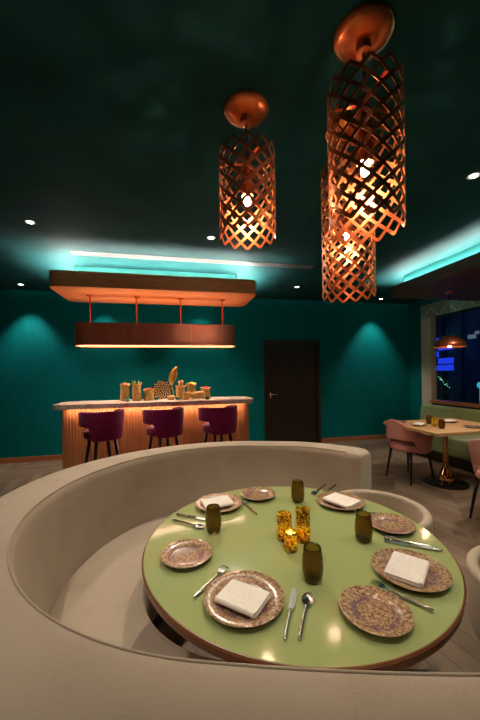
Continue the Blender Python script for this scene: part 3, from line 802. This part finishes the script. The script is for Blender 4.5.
# things on the far table
def small_plate(x, y, lb):
    o = link('side_plate', lat([(0, .002), (.06, .0), (.095, .014), (.097, .016), (.06, .006), (0, .005)], 32), M['plate_small'], None, True)
    tag(o, lb, 'plate', 'plates on the oak table'); o.location = (x, y, .7505)
small_plate(3.02, 3.76, 'mottled plate at the far left corner of the oak table'); small_plate(3.06, 3.46, 'mottled plate under the left napkin of the oak table')
small_plate(3.63, 3.56, 'mottled plate under the right napkin of the oak table'); small_plate(3.57, 3.16, 'mottled plate at the right end of the oak table')
for x, y, rz, lb in ((3.06, 3.46, .5, 'white napkin on the left of the oak window table'), (3.63, 3.56, .2, 'white napkin on the right of the oak window table')):
    o = nk.copy(); C.objects.link(o); o.location = (x, y, .765); o.rotation_euler.z = rz; o.scale = (1.15, 1., 1); tag(o, lb, 'napkin', 'napkins on the oak table')
for x, y, lb, s_ in ((3.30, 3.54, 'amber tumbler on the oak table, left of its candle holder', 1), (3.16, 3.20, 'amber tumbler on the oak table, right of its candle holder', 1)):
    o = tm.copy(); C.objects.link(o); o.location = (x, y, .7505); tag(o, lb, 'drinking glass', 'amber tumblers on the oak table')
o = link('candle_holder', lat([(0, 0), (.036, 0), (.038, .006), (.038, .11), (.035, .11), (.035, .008), (0, .006)], 24), M['mosaic'], None, 'auto')
tag(o, 'glowing mosaic candle holder in the middle of the oak table', 'candle holder'); o.location = (3.22, 3.36, .7505)
c_ = thing('tealight_candle', 'lit candle inside the holder on the oak table', 'candle', (3.22, 3.36, .759))
link('wax', lat([(0, 0), (.02, 0), (.02, .018), (0, .018)], 16), M['wax'], c_); link('flame', lat([(0, .019), (.006, .028), (.004, .044), (0, .054)], 10), M['flame'], c_, True)
# dome pendant
dp = thing('dome_pendant_lamp', 'copper dome pendant lamp hanging in front of the dark window', 'pendant lamp', (4.07, 3.96, 2.62))
zz = 1.795 - 2.62
bm = bmesh.new(); lathe(bm, [(.0, zz + .185), (.05, zz + .18), (.11, zz + .155), (.165, zz + .11), (.20, zz + .055), (.217, zz), (.212, zz), (.195, zz + .055), (.16, zz + .106), (.107, zz + .150), (.05, zz + .174), (0, zz + .179)], 48)
link('dome_shade', bm, M['copper_shade'], dp, True)
link('cord', tb([(0, 0, zz + .18), (0, 0, -.012)], .004), M['black_matte'], dp)
link('ceiling_cup', lat([(0, -.022), (.03, -.022), (.055, -.004), (.055, 0), (0, 0)], 20), M['copper'], dp, 'auto')
link('bulb', lat([(0, zz - .0), (.02, zz + .006), (.03, zz + .03), (.02, zz + .06), (0, zz + .1)], 16), M['bulb_small'], dp, True)
downlight(3.7, 2.9, (3.5, 3.4, .7), 85, 100, 'downlight in the dark canopy over the oak window table', z=2.62)
downlight(3.9, 1.6, (3.4, 2.0, .5), 45, 95, 'downlight in the dark canopy over the nearer window table', z=2.62)

# outside
bd = thing('building', 'dark building facade with lit windows outside in the night', 'building', (10.5, 6.5, 0))
link('facade', bx(0, .6, -8, 16, -1, 7), M['night_facade'], bd)
bm = bmesh.new()
for y in (-6, -4.4, -2.8, -1.2, .4, 2, 3.1, 3.9, 5.2, 6.8, 8.2):
    box(bm, -.12, 0, y, y + .25, -1, 7)
link('pilaster', bm, M['night_facade'], bd)
for (y, z, w_, h_) in ((-.1, 2.95, .9, .18), (1.0, 1.3, .7, .08), (-1.6, 1.55, .5, .2), (.7, 4.3, .6, .6), (-2.4, 3.6, .6, .7), (2.62, 2.58, .3, .14), (2.5, 2.72, .14, .1), (2.0, 3.75, 1.3, .05), (4.1, 3.6, .4, .9), (1.2, 1.9, .5, .9)):
    link('lit_window', bx(-.03, 0, y, y + w_, z, z + h_), M['lit_pale'], bd)
sg = thing('illuminated_sign', 'blue glowing illuminated panel standing outside behind the left part of the window', 'sign', (9.33, 9.35, -1))
for k in range(4):
    for j in range(5):
        if (k, j) in ((1, 2), (2, 2), (0, 2), (3, 3), (3, 1)): continue
        link('lit_panel', bx(-.03, .03, -.4 + k * .2, -.4 + k * .2 + .185, 2.45 + j * .24, 2.45 + j * .24 + .2), M['blue_lit'], sg)
link('post', bx(.031, .08, -.06, .06, 0, 3.6), M['black_matte'], sg)
lp = link('garden_lamp', lat([(0, 0), (.02, 0), (.02, 1.95), (.06, 1.97), (.085, 2.04), (.06, 2.11), (0, 2.13)], 16), M['cyan_lit'], None, True); tag(lp, 'round cyan glowing lamp outside at the right edge of the window', 'lamp'); lp.location = (8.2, 7.02, -1)
sh = thing('shrub', 'small shrub with pale green lights outside below the blue panel', 'shrub', (8.5, 8.35, -1))
bm = bmesh.new()
for i in range(420):
    a = random.random() * 2 * PI; rr_ = .35 * random.random() ** .5; z = 1.45 + random.random() * .75
    c1 = Vector((math.cos(a) * rr_, math.sin(a) * rr_, z)); d1 = Vector((random.uniform(-1, 1), random.uniform(-1, 1), random.uniform(-.3, 1))).normalized() * .07; d2 = d1.cross(Vector((0, 0, 1))).normalized() * .02
    bm.faces.new([bm.verts.new(p) for p in (c1, c1 + d1 * .5 + d2, c1 + d1, c1 + d1 * .5 - d2)])
link('foliage', bm, M['leaf_lit'], sh)
link('stem', tb([(0, 0, 0), (0, 0, 1.7)], .03), M['dark_wood'], sh)
for i in range(16):
    k = i / 15
    z = 2.37 - .42 * k + random.uniform(-.04, .04)
    link('fairy_light', lat([(0, -.012), (.012, 0), (0, .012)], 6), M['green_glow'], sh, loc=(-.25, .22 - .5 * k + random.uniform(-.05, .05), z))
struct(link('ground', bx(XR + .25, 12, -2, 16, -1.1, -1.0), M['night_facade']))

# ------------------------------------------------------------------ bar display
BZ = 1.1005
def sack(x, y, r, h_, contents, lb, seed, tilt=0):
    rnd_ = random.Random(seed)
    t_ = thing('burlap_sack', lb, 'sack', (x, y, BZ), rnd_.random() * 6, 'burlap sacks on the bar')
    bm = bmesh.new()
    pf = [(0, 0), (r * .95, 0), (r * 1.02, .015), (r * .98, h_ * .3), (r * .9, h_ * .6), (r * .86, h_ * .8), (r * .98, h_ * .9), (r * 1.1, h_ * .97), (r * 1.08, h_), (r * .95, h_ * .985), (r * .82, h_ * .88), (r * .8, h_ * .8), (0, h_ * .8)]
    lathe(bm, pf, 28)
    ph = [rnd_.random() * 6 for _ in range(4)]
    for v_ in bm.verts:
        a = math.atan2(v_.co.y, v_.co.x); k = 1 + .07 * math.sin(3 * a + ph[0] + v_.co.z * 25) + .05 * math.sin(7 * a + ph[1] - v_.co.z * 40)
        v_.co.x *= k; v_.co.y *= k
        if v_.co.z > h_ * .85: v_.co.z += .012 * math.sin(2 * a + ph[2])
    link('bag', bm, M['burlap'], t_, True)
    if contents:
        bm = bmesh.new(); lathe(bm, [(r * .9, h_ * .93), (r * .6, h_ * 1.03), (r * .25, h_ * 1.09), (0, h_ * 1.11)], 20)
        for v_ in bm.verts: v_.co += Vector((rnd_.uniform(-.004, .004), rnd_.uniform(-.004, .004), rnd_.uniform(-.004, .004)))
        link('spice_heap', bm, contents, t_, True)
    return t_
sack(-.623, 4.53, .058, .225, M['spice_brown'], 'leftmost burlap sack on the bar, tall and filled with brown spice', 1)
b2 = sack(-.465, 4.50, .060, .235, None, 'tall burlap sack with green leaves sticking out, second from the left', 2)
def leafs(parent, z, n_, m, rad, ln, seed):
    rnd_ = random.Random(seed); bm = bmesh.new()
    for i in range(n_):
        a = rnd_.random() * 6.28; c1 = Vector((math.cos(a) * rad * rnd_.random(), math.sin(a) * rad * rnd_.random(), z)); up = Vector((math.cos(a) * .5, math.sin(a) * .5, 1)).normalized() * ln * rnd_.uniform(.6, 1.1); sd = Vector((-math.sin(a), math.cos(a), 0)) * ln * .13
        vs = [bm.verts.new(p) for p in (c1, c1 + up * .5 + sd, c1 + up, c1 + up * .5 - sd)]; bm.faces.new(vs)
    o = link('leaves', bm, m, parent); s = o.modifiers.new('s', 'SOLIDIFY'); s.thickness = .001; return o
leafs(b2, .2, 12, M['leafgreen'], .045, .09, 3)
bm = bmesh.new(); tube(bm, [(.035 * math.cos(a), .035 * math.sin(a) - .02, .24 + .03 * math.sin(a * 2)) for a in [i * .5 for i in range(9)]], .005, 6); link('twine', bm, M['leafgreen'], b2)
sack(-.304, 4.49, .068, .155, M['spice_red'], 'short burlap sack of red spice left of the round woven disc', 4)
# round disc of wood slices
dk = thing('decorative_disc', 'round upright disc of pale wood slices in the middle of the bar', 'ornament', (-.135, 4.60, BZ))
bm = bmesh.new(); RR = .135
ptsd = []
for i in range(62):
    rr_ = RR * math.sqrt((i + .5) / 62) * .95; a = i * 2.39996; ptsd.append((rr_ * math.cos(a), rr_ * math.sin(a)))
for (x, z) in ptsd:
    r_ = .0098 + .0015 * random.random(); ring = []
    for yy_, rs_ in ((-.012 - random.random() * .006, r_), (0, r_)):
        ring.append([bm.verts.new((x + rs_ * math.cos(2 * PI * k / 9), yy_, z + RR + rs_ * math.sin(2 * PI * k / 9))) for k in range(9)])
    for k in range(9): bm.faces.new((ring[0][k], ring[0][(k + 1) % 9], ring[1][(k + 1) % 9], ring[1][k]))
    bm.faces.new(ring[0]); bm.faces.new(ring[1][::-1])
link('wood_slices', bm, M['wood_slice'], dk)
bm = bmesh.new(); lathe(bm, [(0, 0), (RR, 0), (RR, .01), (0, .01)], 48)
bmesh.ops.rotate(bm, verts=bm.verts, cent=(0, 0, 0), matrix=Matrix.Rotation(R(-90), 3, 'X')); bmesh.ops.translate(bm, verts=bm.verts, vec=(0, 0, RR))
link('backing', bm, M['black_matte'], dk)
# golden leaf
gl = thing('golden_leaf', 'tall upright golden leaf ornament on the bar beside the round disc', 'ornament', (.03, 4.66, BZ))
bm = bmesh.new(); Ls = []
for i in range(17):
    k = i / 16; z = .19 + .27 * k; w_ = .055 * math.sin(PI * min(1, k * .97 + .02)) ** .8; cx_ = -.03 + .07 * k ** 1.8 + .0
    Ls.append([bm.verts.new((cx_ + w_ * s_, .02 * abs(s_) ** 1.5 * -1 + .012 * math.sin(k * 5), z)) for s_ in (-1, -.5, 0, .5, 1)])
for a, b_ in zip(Ls, Ls[1:]):
    for k in range(4): bm.faces.new((a[k], a[k + 1], b_[k + 1], b_[k]))
o = link('blade', bm, M['gold'], gl, True); s = o.modifiers.new('s', 'SOLIDIFY'); s.thickness = .003
link('stem', tb([(.0, 0, .01), (-.01, 0, .1), (-.03, 0, .2)], [.006, .005, .003]), M['gold'], gl, True)
link('foot', lat([(0, 0), (.04, 0), (.04, .01), (0, .014)], 20), M['dark_wood'], gl)
# bowl
bo = thing('spice_bowl', 'small round burlap pouch of dark spice under the golden leaf', 'bowl', (-.01, 4.43, BZ))
link('pouch', lat([(0, 0), (.04, 0), (.055, .02), (.05, .045), (.04, .06), (.036, .055), (.03, .045), (0, .045)], 20), M['burlap'], bo, True)
link('contents', lat([(.035, .05), (.02, .062), (0, .068)], 16), M['spice_brown'], bo, True)
sa = sack(.125, 4.55, .07, .185, M['spice_brown'], 'burlap sack holding cinnamon sticks right of the golden leaf', 8)
for i in range(9):
    a = i * .8; x, y = .035 * math.cos(a), .02 * math.sin(a)
    link('cinnamon_stick', tb([(x, y, .17), (x * 1.6 + random.uniform(-.02, .05), y * 1.5, .25 + random.random() * .02)], .008, 7), M['spice_brown'] if i % 3 else M['wood_slice'], sa, True)
sb = sack(.275, 4.58, .066, .215, M['spice_yellow'], 'burlap sack heaped with yellow spice', 9)
sack(.185, 4.40, .045, .1, M['spice_brown'], 'short brown spice sack in front of the cinnamon sack', 10)
ly = thing('burlap_sack', 'burlap sack lying on its side spilling spice in front of the yellow spice sack', 'sack', (.345, 4.335, BZ), R(-8), 'burlap sacks on the bar')
bm = bmesh.new(); lathe(bm, [(0, -.09), (.035, -.088), (.05, -.06), (.053, 0), (.04, .05), (.046, .075), (.05, .085), (.042, .08), (.034, .05), (0, .04)], 24)
bmesh.ops.rotate(bm, verts=bm.verts, cent=(0, 0, 0), matrix=Matrix.Rotation(R(-98), 3, 'Y')); bmesh.ops.translate(bm, verts=bm.verts, vec=(0, 0, .062))
link('bag', bm, M['burlap'], ly, True)
bm = bmesh.new()
for i in range(30):
    bmesh.ops.create_icosphere(bm, subdivisions=1, radius=.007, matrix=Matrix.Translation((-.095 + random.uniform(-.02, .02), random.uniform(-.03, .03), .008 + random.random() * .012)))
link('spilled_spice', bm, M['wood_slice'], ly)
sack(.47, 4.48, .066, .155, M['spice_red'], 'rightmost burlap sack on the bar, filled with red spice', 12)
tg = None
for x, y, lb in ((-.575, 4.40, 'tiny teal glass votive before the leftmost sack'), (-.20, 4.44, 'tiny teal glass votive before the round disc'), (.078, 4.36, 'tiny teal glass votive before the cinnamon sack'), (.47, 4.31, 'tiny teal glass votive before the rightmost sack')):
    o = link('votive_glass', lat([(0, 0), (.022, 0), (.028, .015), (.03, .04), (.027, .042), (.025, .015), (0, .008)], 20), M['teal_glass'], None, True) if tg is None else tg.copy()
    if tg is None: tg = o
    else: C.objects.link(o)
    tag(o, lb, 'candle holder', 'teal glass votives on the bar'); o.location = (x, y, BZ)

# ------------------------------------------------------------------ world, camera
W = bpy.data.worlds.new('night'); S.world = W; W.use_nodes = True
W.node_tree.nodes['Background'].inputs[0].default_value = (.012, .02, .034, 1); W.node_tree.nodes['Background'].inputs[1].default_value = 2
cam = bpy.data.cameras.new('camera'); co = bpy.data.objects.new('camera', cam); C.objects.link(co)
cam.sensor_fit = 'VERTICAL'; cam.sensor_height = 36; cam.sensor_width = 24; cam.lens = 36 * 316.42 / 720
cam.shift_y = 13.91 / 720; cam.clip_start = .02
yaw, roll = .2132, .015
fw = Vector((math.sin(yaw), math.cos(yaw), 0)); rt = Vector((math.cos(yaw), -math.sin(yaw), 0)); upv = Vector((0, 0, 1))
# camera rolled clockwise so that the horizon rises to the right
r2 = rt * math.cos(roll) - upv * math.sin(roll); u2 = upv * math.cos(roll) + rt * math.sin(roll)
mw = Matrix((r2, u2, -fw)).transposed().to_4x4(); mw.translation = Vector((0, 0, 1.443)); co.matrix_world = mw
S.camera = co
S.view_settings.view_transform = 'Standard'; S.view_settings.look = 'None'; S.view_settings.gamma = 1; S.view_settings.exposure = 0
S.view_settings.use_curve_mapping = False
S.cycles.max_bounces = 8; S.cycles.sample_clamp_indirect = 6; S.cycles.use_denoising = True
S.cycles.caustics_reflective = False
